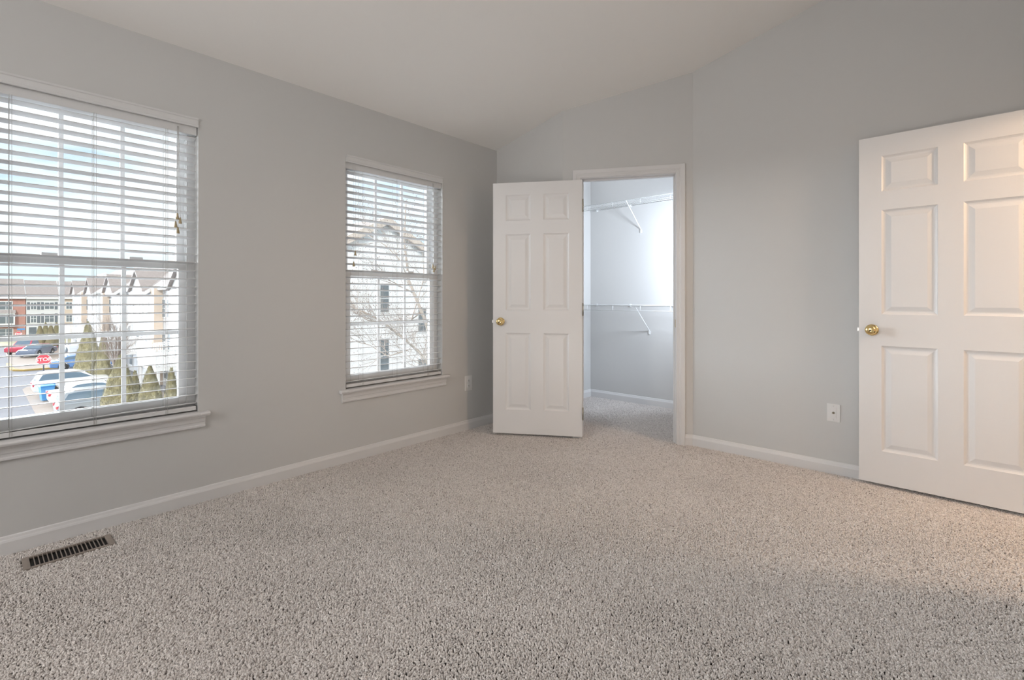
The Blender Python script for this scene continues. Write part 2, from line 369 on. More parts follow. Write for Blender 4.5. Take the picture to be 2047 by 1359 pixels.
# ------------------------------------------------------------------ windows and blinds
def window(idx, y0, y1, label):
    w = empty('window_%d' % idx, (0, y0, 0), 0, label, 'window', kind='structure'); W = y1 - y0
    xo, xi = -.142, -.062
    f = MB(); fw = .034; zt, zb = WZ1, WZ0
    f.box(xo, xi, 0, fw, zb, zt); f.box(xo, xi, W - fw, W, zb, zt); f.box(xo, xi, fw, W - fw, zt - .03, zt); f.box(xo, xi, fw, W - fw, zb, zb + .045)
    for a in (fw, W - fw - .006):     # balance tracks in the jambs
        f.box(-.104, -.099, a, a + .006, zb, zt); f.box(-.070, -.062, a, a + .006, zb, zt)
    f.build('window_frame', M['vinyl'], w, bevel=.0015)
    zm = 1.272
    def sash(name, x0, x1, z0, z1, st, rb, rt):
        s = MB(); a, b = fw, W - fw
        s.box(x0, x1, a, a + st, z0, z1); s.box(x0, x1, b - st, b, z0, z1); s.box(x0, x1, a + st, b - st, z1 - rt, z1); s.box(x0, x1, a + st, b - st, z0, z0 + rb)
        so = s.build(name, M['vinyl'], w, bevel=.002)
        ga, gb, gz0, gz1 = a + st, b - st, z0 + rb, z1 - rt; xm = (x0 + x1) / 2
        MB().box(xm - .002, xm + .002, ga - .004, gb + .004, gz0 - .004, gz1 + .004).build('pane', M['glass'], so)
        m = MB()
        for k in (1, 2):
            yy = ga + (gb - ga) * k / 3; m.bbox(xm - .006, xm + .006, yy - .0095, yy + .0095, gz0, gz1, .003)
        zz = 1.655 if z0 > 1 else (gz0 + gz1) / 2 + .005; m.bbox(xm - .0055, xm + .0055, ga, gb, zz - .0095, zz + .0095, .003)
        m.build('muntin_grid', M['vinyl'], so)
        return so
    sash('upper_sash', -.136, -.108, zm - .018, zt - .03, .040, .036, .034)
    lo = sash('lower_sash', -.098, -.070, zb + .045, zm + .018, .040, .055, .040)
    for yy in (.26, .58): MB().bbox(-.096, -.066, yy - .028, yy + .028, zm + .018, zm + .031, .004).build('sash_lock', M['vinyl'], lo)
    s = MB()
    SP = [(-.062, 0), (.030, 0), (.037, -.003), (.040, -.010), (.037, -.018), (.030, -.022), (-.062, -.022)]
    ss = [(a, b + .022) for a, b in SP]
    s.sweep(ss, (0, 0.0005, WZ0), (0, W - .0005, WZ0), (1, 0, 0))
    s2 = [(max(a, .0005), b) for a, b in ss]
    s.sweep(s2, (0, -.048, WZ0), (0, .0005, WZ0), (1, 0, 0)); s.sweep(s2, (0, W - .0005, WZ0), (0, W + .048, WZ0), (1, 0, 0))
    s.build('window_stool', M['trim'], w, bevel=.002)
    AP = [(0, 0), (.010, 0), (.013, .004), (.0135, .012), (.010, .016), (.0105, .028), (.013, .032), (.015, .050), (.018, .056), (.018, .064), (0, .064)]
    MB().sweep(AP, (0, -.030, WZ0 - .0635), (0, W + .030, WZ0 - .0635), (1, 0, 0)).build('window_apron', M['trim'], w)
    return w
def blind(y0, y1, label, variant):
    b = empty('window_blind', (0, y0, 0), 0, label, 'blind', 'white slatted blinds hanging in the two windows'); W = y1 - y0
    VP = [(0, 0), (.010, 0), (.012, .003), (.012, .009), (.009, .013), (.009, .036), (.013, .040), (.014, .048), (0, .048)]
    v = MB(); v.sweep(VP, (-.004, .001, WZ1 - .042), (-.004, W - .001, WZ1 - .042), (1, 0, 0))
    v.build('valance', M['blind'], b)
    MB().bbox(-.056, -.012, .004, W - .004, WZ1 - .082, WZ1 - .006, .002).build('headrail', M['blind'], b)
    pitch, n, ztop = .0444, 33, 1.949
    tilt = -7.5; wd = .050; th = .0030; xc = -.033
    s = MB(); ca, sa = math.cos(R(7.5)), math.sin(R(7.5))
    PR = []
    for q in range(7):
        u = -wd / 2 + wd * q / 6; PR.append((u, .0014 * (1 - (2 * u / wd) ** 2) + th / 2))
    PR += [(u, z - th) for u, z in reversed(PR)]
    PR = [(u * ca - z * sa, u * sa + z * ca) for u, z in PR]
    for k in range(n):
        z = ztop - k * pitch; m = len(PR)
        ends = (.008, W - .008)
        seg = [ends[0] + (ends[1] - ends[0]) * q / 6 for q in range(7)]
        dz = lambda yy: 0.0
        if variant == 0 and k == n - 1: dz = lambda yy: -.017 * max(0, (.62 - yy) / .62) ** 1.5
        vs = [(xc + u, yy, z + zz + dz(yy)) for yy in seg for u, zz in PR]; fs = []
        for q in range(6):
            for i in range(m): fs.append((q * m + i, q * m + (i + 1) % m, (q + 1) * m + (i + 1) % m, (q + 1) * m + i))
        fs += [tuple(range(m)), tuple(6 * m + i for i in range(m))]
        s.add(vs, fs)
    s.build('slat_stack', M['blind'], b)
    MB().bbox(xc - .026, xc + .026, .008, W - .008, WZ0 + .030, WZ0 + .052, .004).build('bottom_rail', M['blind'], b)
    zb = WZ0 + .03
    for yy in (.129, .408, .692):
        c = MB()
        for xx in (xc + .0268, xc - .0268): c.tube([(xx, yy, WZ1 - .08), (xx, yy, zb)], .0009, 6)
        c.tube([(xc + .0275, yy + .008, WZ1 - .08), (xc + .0275, yy + .008, zb)], .0007, 6)
        for k in range(n): c.box(xc - .026, xc + .026, yy - .0012, yy + .0012, ztop - k * pitch - .0045, ztop - k * pitch - .0036)
        c.build('ladder_cord', M['cord'], b)
    def cordset(spec):
        for yy, ztas, off in spec:
            c = MB(); x = .004
            c.tube([(-.006, yy, WZ1 - .055), (x, yy + off * .3, WZ1 - .2), (x, yy + off, ztas + .03)], .0009, 6)
            co = c.build('lift_cord', M['cord'], b)
            MB().lathe([(0, .034), (.0032, .033), (.0042, .028), (.005, .020), (.0075, .008), (.0082, .002), (.007, 0), (0, 0)], (x, yy + off, ztas), (0, 0, 1), 14).build('tassel', M['tassel'], co, 'wooden tassel')
    if variant == 0:
        cordset([(.742, 1.432, .000), (.746, 1.505, -.006), (.744, 1.462, -.012), (.748, 1.484, .004)])
    else:
        cordset([(.745, 1.300, .0), (.750, 1.316, .006), (.742, 1.330, -.006), (.056, 1.31, .0), (.072, 1.385, -.004)])
    return b
for i, (a, b_) in enumerate(W_Y):
    window(i + 1, a, b_, ['large near window at the left edge looking over a parking lot', 'window nearer the closet looking onto bare branches and white siding'][i])
    blind(a, b_, ['white slatted blind in the near left window with four wooden tassels hanging at its right', 'white slatted blind in the farther window nearer the closet, tassels hanging at both its sides'][i], i)

# ------------------------------------------------------------------ small fixtures
o = empty('electrical_outlet', (0, 2.7925, .383), 0, 'white double electrical outlet low on the window wall beside the open closet door', 'outlet')
MB().bbox(0, .006, -.0385, .0385, -.0625, .0625, .0025).build('cover_plate', M['plate'], o)
for zc in (-.0205, .0205):
    f_ = MB().bbox(.004, .0085, -.0165, .0165, zc - .014, zc + .014, .004).build('receptacle', M['plate'], o)
    s = MB(); s.box(.0084, .0088, -.0078, -.0054, zc - .003, zc + .0075); s.box(.0084, .0088, .0054, .0078, zc - .003, zc + .0065); s.tube([(.0084, 0, zc - .0085), (.0088, 0, zc - .0085)], .0028, 10)
    s.build('socket_slot', M['dark'], f_, 'dark plug slots')
MB().lathe([(0, .0065), (.003, .006), (.003, .004), (0, .004)], (0, 0, 0), (1, 0, 0), 12).build('screw', M['chrome'], o)
o = empty('cable_wall_plate', (2.470, YF, .378), 0, 'white cable jack plate low on the far wall left of the white door', 'wall plate')
MB().bbox(-.035, .035, -.0055, 0, -.0555, .0555, .0025).build('cover_plate', M['plate'], o)
MB().bbox(-.017, .017, -.007, -.004, -.034, .034, .0015).build('jack_insert', M['plate'], o)
s = MB(); s.tube([(0, -.006, 0), (0, -.016, 0)], .0048, 12); s.lathe([(.0075, 0), (.0075, .003), (0, .003)], (0, -.0065, 0), (0, -1, 0), 6); s.build('cable_jack', M['steel'], o, 'dark metal cable jack')
for zz in (-.042, .042): MB().lathe([(0, .002), (.0032, .0012), (.0034, 0)], (0, -.0052, zz), (0, -1, 0), 12).build('screw', M['chrome'], o)
# floor register
VX0, VX1, VY0, VY1 = .112, .238, .140, .430
o = empty('floor_register', ((VX0 + VX1) / 2, (VY0 + VY1) / 2, 0), 0, 'taupe metal floor register set in the carpet below the near left window', 'floor vent')
hx, hy = (VX1 - VX0) / 2, (VY1 - VY0) / 2; ox, oy = .052, hy - .022
s = MB()
for a in ((-hx, hx, -hy, -oy), (-hx, hx, oy, hy), (-hx, -ox, -oy, oy), (ox, hx, -oy, oy)): s.box(*a, -.008, .0018)
s.build('register_frame', M['vent'], o, bevel=.0015)
s = MB(); NS = 18
for k in range(1, NS):
    yy = -oy + 2 * oy * k / NS; s.box(-ox, ox, yy - .0011, yy + .0011, -.007, .001)
s.build('louvre_grille', M['vent'], o)
s = MB(); s.box(-ox - .004, ox + .004, -oy - .004, oy + .004, -.0095, -.0085)
s.build('duct_shade', M['dark'], o, 'black sheet for the duct shade under the louvres')  # near-black sheet stands in for the shade inside the duct
# wire shelves in the closet
def wire_shelf(z, bx, label, lip_up):
    o = empty('wire_shelf', (0, YC, z), 0, label, 'shelf', 'white wire shelves in the closet'); D = .305; X0, X1 = .004, 2.026
    s = MB(); k = 0
    x = X0 + .012
    while x < X1: s.tube([(x, -.006, .002), (x, -D, .002), (x, -D - .002, -.002)], .0013, 5); x += .0254
    for yy in (-.008, -D * .5): s.tube([(X0, yy, -.002), (X1, yy, -.002)], .0026, 6)
    s.build('wire_deck', M['wire'], o)
    s = MB(); s.tube([(X0, -D, 0), (X1, -D, 0)], .0034, 8); s.tube([(X0, -D - .006, -.052), (X1, -D - .006, -.052)], .0034, 8)
    x = .158
    while x < X1: s.tube([(x, -D, 0), (x, -D - .006, -.052)], .0028, 6); x += .3045
    s.build('front_lip', M['wire'], o)
    br = MB(); zf = -.260; foot = Vector((bx, -.006, zf)); top = Vector((bx - .012, -D + .004, -.004))
    br.tube([top + Vector((0, 0, .006)), top, foot, foot + Vector((0, .002, -.018))], .0048, 8)
    b_ = br.build('support_brace', M['wire'], o)
    MB().bbox(bx - .008, bx + .008, -.010, 0, zf - .040, zf - .004, .002).build('brace_foot', M['wire'], b_)
    for cx in (.09, .50, .98, 1.45): MB().bbox(cx - .009, cx + .009, -.012, 0, -.016, .012, .002).build('wall_clip', M['wire'], o)
wire_shelf(2.078, .62, 'white wire shelf hung high in the closet above the other wire shelf', 1)
wire_shelf(1.026, .715, 'white wire shelf at middle height in the closet below the other wire shelf', 1)

# ------------------------------------------------------------------ outside the windows
GZ = -5.92
cC = Vector((CAM_X, CAM_Y, 0)); cR = Vector((math.cos(YAW), math.sin(YAW), 0)); cF = Vector((-math.sin(YAW), math.cos(YAW), 0))
def at(px, d, py=None):
    p = cC + (cF + cR * ((px - 1023.5) / FPX)) * d
    p.z = GZ if py is None else CAM_Z + (598.0 - py) / FPX * d
    return p
def siding(name, col):
    m = mat(name, col, .6, spec=.3); N = m.node_tree.nodes; L = m.node_tree.links
    t = N.new('ShaderNodeTexCoord'); w = N.new('ShaderNodeTexWave'); w.bands_direction = 'Z'; w.wave_profile = 'SAW'; w.inputs['Scale'].default_value = 2.6
    b = N.new('ShaderNodeBump'); b.inputs['Strength'].default_value = .7; b.inputs['Distance'].default_value = .03
    L.new(t.outputs['Object'], w.inputs['Vector']); L.new(w.outputs['Fac'], b.inputs['Height']); L.new(b.outputs[0], N['Principled BSDF'].inputs['Normal']); return m
M['asphalt'] = mat('asphalt', (.14, .135, .15), .9, var=(3, .08))
M['concrete'] = mat('concrete', (.27, .215, .175), .9, var=(1.5, .12))
M['curb'] = mat('yellow_curb_paint', (.36, .25, .07), .8)
M['lawn'] = mat('winter_lawn', (.36, .34, .22), .95, var=(2, .3))
M['sid_w'] = siding('white_siding', (.70, .70, .70)); M['sid_p'] = siding('peach_siding', (.66, .54, .44)); M['sid_g'] = siding('pale_grey_siding', (.60, .61, .63))
def brick():
    m = mat('red_brick', (.40, .19, .14), .85); N = m.node_tree.nodes; L = m.node_tree.links
    t = N.new('ShaderNodeTexCoord'); mp = N.new('ShaderNodeMapping'); mp.inputs['Rotation'].default_value = (R(90), 0, 0); b = N.new('ShaderNodeTexBrick'); b.inputs['Scale'].default_value = 4
    b.inputs['Color1'].default_value = (.46, .20, .15, 1); b.inputs['Color2'].default_value = (.36, .15, .12, 1); b.inputs['Mortar'].default_value = (.5, .42, .38, 1)
    L.new(t.outputs['Object'], mp.inputs[0]); L.new(mp.outputs[0], b.inputs['Vector']); L.new(b.outputs['Color'], N['Principled BSDF'].inputs['Base Color']); return m
M['brick'] = brick(); M['sid_b'] = siding('bright_white_siding', (.88, .88, .88)); M['soffit'] = mat('tan_soffit', (.58, .50, .44), .8)
M['shingle'] = mat('brown_shingle', (.34, .30, .285), .9, var=(4, .2)); M['wtrim'] = mat('white_house_trim', (.70, .70, .70), .6)
M['pane'] = mat('house_window_glass', (.15, .175, .19), .5, spec=.2); M['shutter'] = mat('dark_shutter', (.13, .15, .17), .7)
M['arb'] = mat('arborvitae_green', (.30, .27, .155), .9, var=(5, .35)); M['bark'] = mat('grey_brown_bark', (.33, .27, .235), .9, var=(20, .2)); M['bark2'] = mat('pale_bark', (.38, .32, .28), .9, var=(25, .2))
M['bud'] = mat('red_brown_bud', (.16, .10, .085), .8)
M['tyre'] = mat('tyre_rubber', (.03, .03, .032), .8); M['cglass'] = mat('car_glass', (.10, .16, .22), .08, spec=.8); M['tail'] = mat('red_tail_lamp', (.62, .06, .08), .25)
M['silver'] = mat('silver_car_paint', (.36, .40, .45), .3, metal=.25, coat=.6); M['wcar'] = mat('white_car_paint', (.82, .83, .85), .28, coat=.6); M['rcar'] = mat('red_car_paint', (.50, .04, .08), .3, coat=.6); M['ncar'] = mat('navy_car_paint', (.10, .13, .20), .25, coat=.6); M['bcar'] = mat('blue_car_paint', (.12, .26, .55), .28, coat=.6)
M['binblue'] = mat('blue_plastic', (.06, .28, .62), .5); M['signred'] = mat('stop_sign_red', (.68, .06, .09), .4); M['signwhite'] = mat('sign_white', (.88, .88, .88), .5); M['post'] = mat('dark_post', (.12, .13, .17), .6, metal=.4); M['globe'] = mat('lamp_globe', (.78, .70, .55), .4)

MB().box(-230, -3, -120, 160, GZ - .5, GZ).build('ground', M['asphalt'], None, 'grey asphalt street and alley seen below through the near window', 'street', kind='structure')
def pad(name, pts, label, m='concrete', h=.06):
    MB().prism([(p[0], p[1]) for p in pts], 'z', GZ - .02, GZ + h).build(name, M[m], None, label, 'pavement', kind='structure')
pad('ground_pavement', [(-14, 2.55), (-50.2, 2.65), (-51.4, 2.95), (-51.9, 3.6), (-51.9, 9.6), (-14, 9.6)], 'peach concrete parking pad under the silver and white cars')
pad('ground_pavement', [(-64.2, 3.6), (-64.9, 3.0), (-66, 2.75), (-92, 3.0), (-92, 10), (-64.2, 10)], 'far concrete parking pad beyond the alley')
pad('ground_curb', [(-63.9, 9), (-63.9, 3.4), (-64.8, 2.7), (-66, 2.5), (-72, 2.5), (-72, 2.8), (-66, 2.85), (-64.9, 3.1), (-64.3, 3.7), (-64.3, 9)], 'yellow painted curb round the far parking pad', 'curb', .16)
pad('ground_curb', [(-100, -20), (-100.5, -20), (-100.5, 9.8), (-100, 9.8)], 'yellow painted curb in front of the brick house', 'curb', .16)
pad('ground_lawn', [(-100.6, -30), (-140, -30), (-140, 30), (-100.6, 30)], 'brown winter lawn before the far houses', 'lawn', .12)

def house_window(parent, x, z, w, h, y, shut=False):
    f = MB(); f.box(x - w / 2 - .07, x + w / 2 + .07, y - .05, y + .02, z - .08, z + h + .08); fo = f.build('window', M['wtrim'], parent)
    p = MB(); g = .035
    for a in (-1, 1):
        c = x + a * w / 4
        for zz in (z, z + h / 2): p.box(c - w / 4 + g, c + w / 4 - g, y - .062, y - .045, zz + g, zz + h / 2 - g)
    p.build('pane', M['pane'], fo)
    if shut:
        for a in (-1, 1): MB().box(x + a * (w / 2 + .27) - .18, x + a * (w / 2 + .27) + .18, y - .06, y, z - .05, z + h + .05).build('shutter', M['shutter'], parent)
def house(loc, rz, W, D, ez, rz_top, wall, label, wins, bay=None, deck=False, gable=False, shut=False, door_x=None, name='townhouse', group=None):
    # facade on local y=0 facing -y, x 0..W, ridge along x
    o = empty(name, (loc[0], loc[1], GZ), rz, label, 'house', group); e = ez - GZ; t = rz_top - GZ
    b = MB(); b.prism([(0, 0), (D, 0), (D, e), (D / 2, t - .05), (0, e)], 'x', 0, W); b.build('wall', M[wall], o)
    r = MB(); ov = .35; sl = (t - e) / (D / 2)
    for q in (0, 1):
        ya, yb = (-ov, D / 2) if q == 0 else (D + ov, D / 2)
        za = e - ov * sl
        r.hexa([(0, ya, za), (W, ya, za), (W, yb, t), (0, yb, t), (0, ya, za + .14), (W, ya, za + .14), (W, yb, t + .14), (0, yb, t + .14)])
    r.build('roof', M['shingle'], o)
    k = MB()
    for xx in (-.015, W - .025):
        for ya, yb in ((-ov, D / 2), (D + ov, D / 2)):
            za = e - ov * sl
            k.hexa([(xx, ya, za - .16), (xx + .04, ya, za - .16), (xx + .04, yb, t - .16), (xx, yb, t - .16), (xx, ya, za + .16), (xx + .04, ya, za + .16), (xx + .04, yb, t + .16), (xx, yb, t + .16)])
    k.box(0, W, -ov - .05, -ov + .01, e - ov * sl - .16, e - ov * sl + .14)
    k.build('rake_trim', M['wtrim'], o)
    if gable:
        g = MB(); gx = W * .5; gw = W * .40
        g.prism([(gx - gw, e - .1), (gx + gw, e - .1), (gx, e + gw * .62)], 'y', -.35, D / 2 - .3); go_ = g.build('front_gable', M['sid_w'], o)
        q = MB()
        for sg in (-1, 1):
            q.hexa([(gx + sg * (gw + .25), -.6, e - .25), (gx, -.6, e + gw * .62), (gx, D / 2, e + gw * .62), (gx + sg * (gw + .25), D / 2, e - .25), (gx + sg * (gw + .25), -.6, e - .08), (gx, -.6, e + gw * .62 + .17), (gx, D / 2, e + gw * .62 + .17), (gx + sg * (gw + .25), D / 2, e - .08)])
        q.build('gable_roof', M['shingle'], go_)
    if bay: MB().box(bay[0], bay[1], -bay[2], .1, 0, e - .2).build('bay', M['sid_p'], o, 'peach sided bay')
    for (x, z, w, h) in wins: house_window(o, x, z, w, h, 0, shut)
    if door_x is not None:
        d = MB(); d.box(door_x - .62, door_x + .62, -.06, .02, 0, 2.35); do = d.build('entry_door', M['wtrim'], o); MB().box(door_x - .48, door_x + .48, -.08, -.05, .1, 2.15).build('door_leaf', M['shutter'], do)
    if deck:
        x0, x1, dz, dd = W * .12, W * .88, 2.75, deck
        p = MB(); p.box(x0, x1, -dd, 0, dz - .28, dz)
        for xx in (x0 + .15, x1 - .15): p.box(xx - .07, xx + .07, -dd + .1, -dd + .24, 0, dz)
        po = p.build('deck', M['wtrim'], o)
        q = MB()
        for (a0, b0, a1, b1) in ((x0, -dd, x1, -dd), (x0, -dd + .15, x0, 0), (x1, -dd + .15, x1, 0)):
            n = max(2, int(math.hypot(a1 - a0, b1 - b0) / .14))
            q.box(min(a0, a1) - .04, max(a0, a1) + .04, min(b0, b1) - .04, max(b0, b1) + .04, dz + .98, dz + 1.06); q.box(min(a0, a1) - .03, max(a0, a1) + .03, min(b0, b1) - .03, max(b0, b1) + .03, dz + .08, dz + .14)
            for i in range(n + 1):
                xx = a0 + (a1 - a0) * i / n; yy = b0 + (b1 - b0) * i / n; q.box(xx - .022, xx + .022, yy - .022, yy + .022, dz, dz + 1.0)
        q.build('deck_railing', M['wtrim'], po)
    return o
uw = 6.5; GAP = .08
ORD = ['nearest', 'second nearest', 'third nearest', 'fourth nearest', 'fifth nearest', 'sixth nearest', 'seventh nearest', 'eighth nearest', 'ninth nearest', 'farthest']
for i in range(10):
    h0 = house((-33 - uw * (i + 1), 10.5 + (.0 if i % 2 else -.5)), 0, uw - GAP, 6.2, 1.95 + (.35 if i % 2 else 0), 4.45 + (.5 if i % 2 else 0), 'sid_w' if i % 3 != 2 else 'sid_g',
          'pale sided townhouse with back deck, %s in the row right of the alley' % ORD[i],
          [(1.6, 5.55, .85, 1.45), (2.9, 5.55, .85, 1.45), (5.0, 5.55, .85, 1.45), (1.6, 2.8, .9, 1.6), (3.1, 2.8, .9, 1.9), (5.0, 2.9, .85, 1.4), (2.4, .6, 1.2, 1.4)], bay=(0, 1.1, .6) if i % 3 == 1 else None, deck=(1.7 if i == 1 else 2.3) if i < 7 else False, gable=(i % 2 == 0), group='townhouses with decks in the row right of the alley')
house((-115, 2.0), R(90), 4.25, 9, 1.55, 4.55, 'brick', 'red brick townhouse with a white bay window at the end of the street', [(1.9, 5.25, 1.5, 1.35), (1.9, 2.75, 1.6, 1.5), (1.9, .7, 1.6, 1.3)])
bh = [q for q in COL.objects if q.name.startswith('townhouse')][-1]
for q in COL.objects:
    if q.get('label', '').startswith('red brick townhouse'): bh = q
MB().box(.85, 2.95, -.55, 0, 2.35, 4.65).build('bay_window', M['wtrim'], bh)
b = MB()
for xx in (1.05, 1.95): b.box(xx, xx + .80, -.58, -.54, 2.95, 4.45)
b.build('bay_pane', M['pane'], bh)
MB().prism([(-.65, 4.65), (0, 4.65), (0, 5.2), (-.1, 5.2)], 'x', .75, 3.05).build('bay_hood', M['shingle'], bh)
house((-115, 6.32), R(90), 4.2, 9, 1.5, 4.35, 'sid_w', 'white townhouse with dark shutters beside the red brick one', [(.9, 5.25, .7, 1.2), (2.9, 5.25, 1.2, 1.2), (.9, 2.95, .7, 1.4), (2.9, 2.95, 1.2, 1.5)], shut=True, door_x=.8)
house((-115, 10.6), R(90), 6, 9, 1.5, 4.3, 'sid_p', 'tan townhouse far behind the deck row, right of the white shuttered one', [(1.2, 5.25, .8, 1.2), (3.9, 5.25, .8, 1.2), (1.2, 2.95, .8, 1.4), (3.9, 2.95, .8, 1.5)])
# the gabled house seen through the window nearer the closet
o = empty('gabled_house', (-26, 19.1, GZ), 0, 'white sided gabled house seen behind bare branches through the farther window', 'house')
b = MB(); e = 4.0 - GZ; t = 6.55 - GZ; hw = 4.8
b.prism([(-hw, 0), (hw, 0), (hw, e), (0, t), (-hw, e)], 'x', -6.2, 0); b.build('wall', M['sid_b'], o)
r = MB()
for sg in (-1, 1): r.hexa([(-6.4, sg * (hw + .5), e - .27), (.45, sg * (hw + .5), e - .27), (.45, 0, t), (-6.4, 0, t), (-6.4, sg * (hw + .5), e - .07), (.45, sg * (hw + .5), e - .07), (.45, 0, t + .2), (-6.4, 0, t + .2)])
r.build('roof', M['shingle'], o)
k = MB()
for sg in (-1, 1): k.hexa([(.28, sg * (hw + .52), e - .62), (.48, sg * (hw + .52), e - .62), (.48, 0, t - .32), (.28, 0, t - .32), (.28, sg * (hw + .52), e - .06), (.48, sg * (hw + .52), e - .06), (.48, 0, t + .22), (.28, 0, t + .22)])
k.build('rake_trim', M['soffit'], o)
def end_window(y, z, w, h):
    f = MB(); f.box(-.02, .05, y - w / 2 - .08, y + w / 2 + .08, z - .08, z + h + .12); fo = f.build('window', M['wtrim'], o)
    p = MB(); p.box(.045, .065, y - w / 2, y + w / 2, z, z + h / 2 - .03); p.box(.045, .065, y - w / 2, y + w / 2, z + h / 2 + .03, z + h); p.build('pane', M['pane'], fo)
for y, z, h in ((-.02, CAM_Z + .02 - 26 / 970 * 33.7 - GZ, 1.85), (-.02, CAM_Z - 145 / 970 * 33.7 - GZ, 2.3), (-3.4, .6, 1.5), (3.2, 4.6, 1.7), (3.2, .9, 1.7)): end_window(y, z, .66, h)

def car(loc, heading, kind, paint, label):
    # local +x forward, origin at rear centre on the ground
    o = empty({'suv': 'parked_suv', 'sedan': 'parked_car', 'pickup': 'pickup_truck'}[kind], (loc[0], loc[1], GZ + (.06 if True else 0)), heading, label, 'car' if kind != 'pickup' else 'truck')
    L_, W_ = {'suv': (4.6, 1.86), 'sedan': (4.7, 1.82), 'pickup': (5.5, 1.95)}[kind]
    wr = .36; wx = (1.0, L_ - .95)
    if kind == 'pickup': low = [(0, .45), (0, 1.05), (2.0, 1.07), (2.05, 1.05), (3.9, 1.10), (5.2, 1.02), (L_, .9), (L_, .42)]; top = [(2.05, 1.05), (2.2, 1.78), (3.3, 1.80), (4.05, 1.10)]
    elif kind == 'suv': low = [(0, .42), (-.03, .70), (.06, 1.08), (3.3, 1.10), (4.2, 1.0), (L_ - .02, .78), (L_, .36)]; top = [(.06, 1.07), (.32, 1.62), (.8, 1.70), (2.2, 1.69), (2.7, 1.58), (3.42, 1.09)]
    else: low = [(0, .38), (0, .72), (.05, .96), (1.0, .98), (3.4, .96), (4.3, .86), (L_, .66), (L_, .32)]; top = [(.55, .97), (1.25, 1.38), (2.2, 1.44), (2.75, 1.36), (3.6, .95)]
    lowp = list(low)
    for cx in reversed(wx):     # wheel arches along the underside
        lowp += [(cx + wr * 1.18 * math.cos(a), wr + wr * 1.18 * math.sin(a)) for a in [R(q) for q in (-8, 25, 60, 90, 120, 155, 188)]]
    b = MB(); b.prism(lowp, 'y', -W_ / 2, W_ / 2); b.build('car_body', M[paint], o, bevel=.07)
    tmax = max(z for _, z in top); zb = top[0][1]
    g = MB(); n = len(top); ins = lambda z: W_ / 2 - .04 - .20 * (z - zb) / (tmax - zb)
    vs = [(x, -ins(z), z) for x, z in top] + [(x, ins(z), z) for x, z in top]
    g.add(vs, [tuple(range(n)), tuple(range(2 * n - 1, n - 1, -1))] + [(i, i + n, (i + 1) % n + n, (i + 1) % n) for i in range(n)]); g.build('cabin', M[paint], o, bevel=.05)
    cx = sum(x for x, _ in top) / n; cz = (zb + tmax) / 2 + .03
    wv = MB(); q = [(cx + (x - cx) * .86, cz + (z - cz) * .70) for x, z in top]
    for sg in (-1, 1): wv.add([(x, sg * (ins(z) + .012), z) for x, z in q] + [(x, sg * (ins(z) - .02), z) for x, z in q], [tuple(range(n)), tuple(range(2 * n - 1, n - 1, -1))] + [(i, i + n, (i + 1) % n + n, (i + 1) % n) for i in range(n)])
    wv.build('side_window', M['cglass'], o)
    for (a, c) in ((0, 1), (n - 2, n - 1)):
        (xa, za), (xb, zb_) = top[a], top[c]; m = MB(); nx, nz = (zb_ - za), -(xb - xa); l = math.hypot(nx, nz); nx, nz = -nx / l * .012, -nz / l * .012
        pt = lambda f, s: (xa + (xb - xa) * f, s * (ins(za + (zb_ - za) * f) - .12), za + (zb_ - za) * f)
        P = [pt(.12, -1), pt(.12, 1), pt(.88, 1), pt(.88, -1)]
        m.hexa([(x - nx, y, z - nz) for x, y, z in P] + [(x + nx * 1.2, y, z + nz * 1.2) for x, y, z in P]); m.build('windscreen' if a else 'rear_window', M['cglass'], o)
    for cx_ in wx:
        for sg in (-1, 1):
            t_ = MB(); t_.lathe([(.05, 0), (wr - .02, 0), (wr, .03), (wr, .17), (wr - .02, .20), (.05, .20)], (cx_, sg * (W_ / 2 - .21) - (.0 if sg > 0 else 0), wr), (0, sg, 0), 20)
            wo = t_.build('wheel', M['tyre'], o); MB().lathe([(0, .205), (.10, .20), (.23, .196), (.24, .185)], (cx_, sg * (W_ / 2 - .21), wr), (0, sg, 0), 16).build('hubcap', M['chrome'], wo)
    for sg in (-1, 1):
        y = sg * (W_ / 2 - .20); zt = .78 if kind != 'pickup' else .8
        MB().bbox(-.035, .14, y - .19, y + .205, zt, zt + .17, .02).build('tail_lamp', M['tail'], o)
    return o
car((-34.9, 3.2), R(90), 'suv', 'silver', 'silver grey hatchback parked nearest below the window, rear to the street')
car((-40.2, 3.3), R(90), 'sedan', 'wcar', 'white car parked between the silver one and the blue bins')
car((-45.6, 2.9), R(90), 'suv', 'wcar', 'white tall car parked beyond the blue bins')
pk = Vector((.87, -.5, 0)); tail = Vector((-87.6, 6.25, 0)); car((tail.x, tail.y), math.atan2(pk.y, pk.x), 'pickup', 'rcar', 'red pickup truck parked beyond the alley near the brick house')
car((-82.4, 6.6), math.atan2(pk.y, pk.x), 'sedan', 'ncar', 'dark navy car parked beside the red pickup')
car((-61.6, 5.0), R(90), 'sedan', 'bcar', 'blue car in the alley partly behind the tall evergreen')
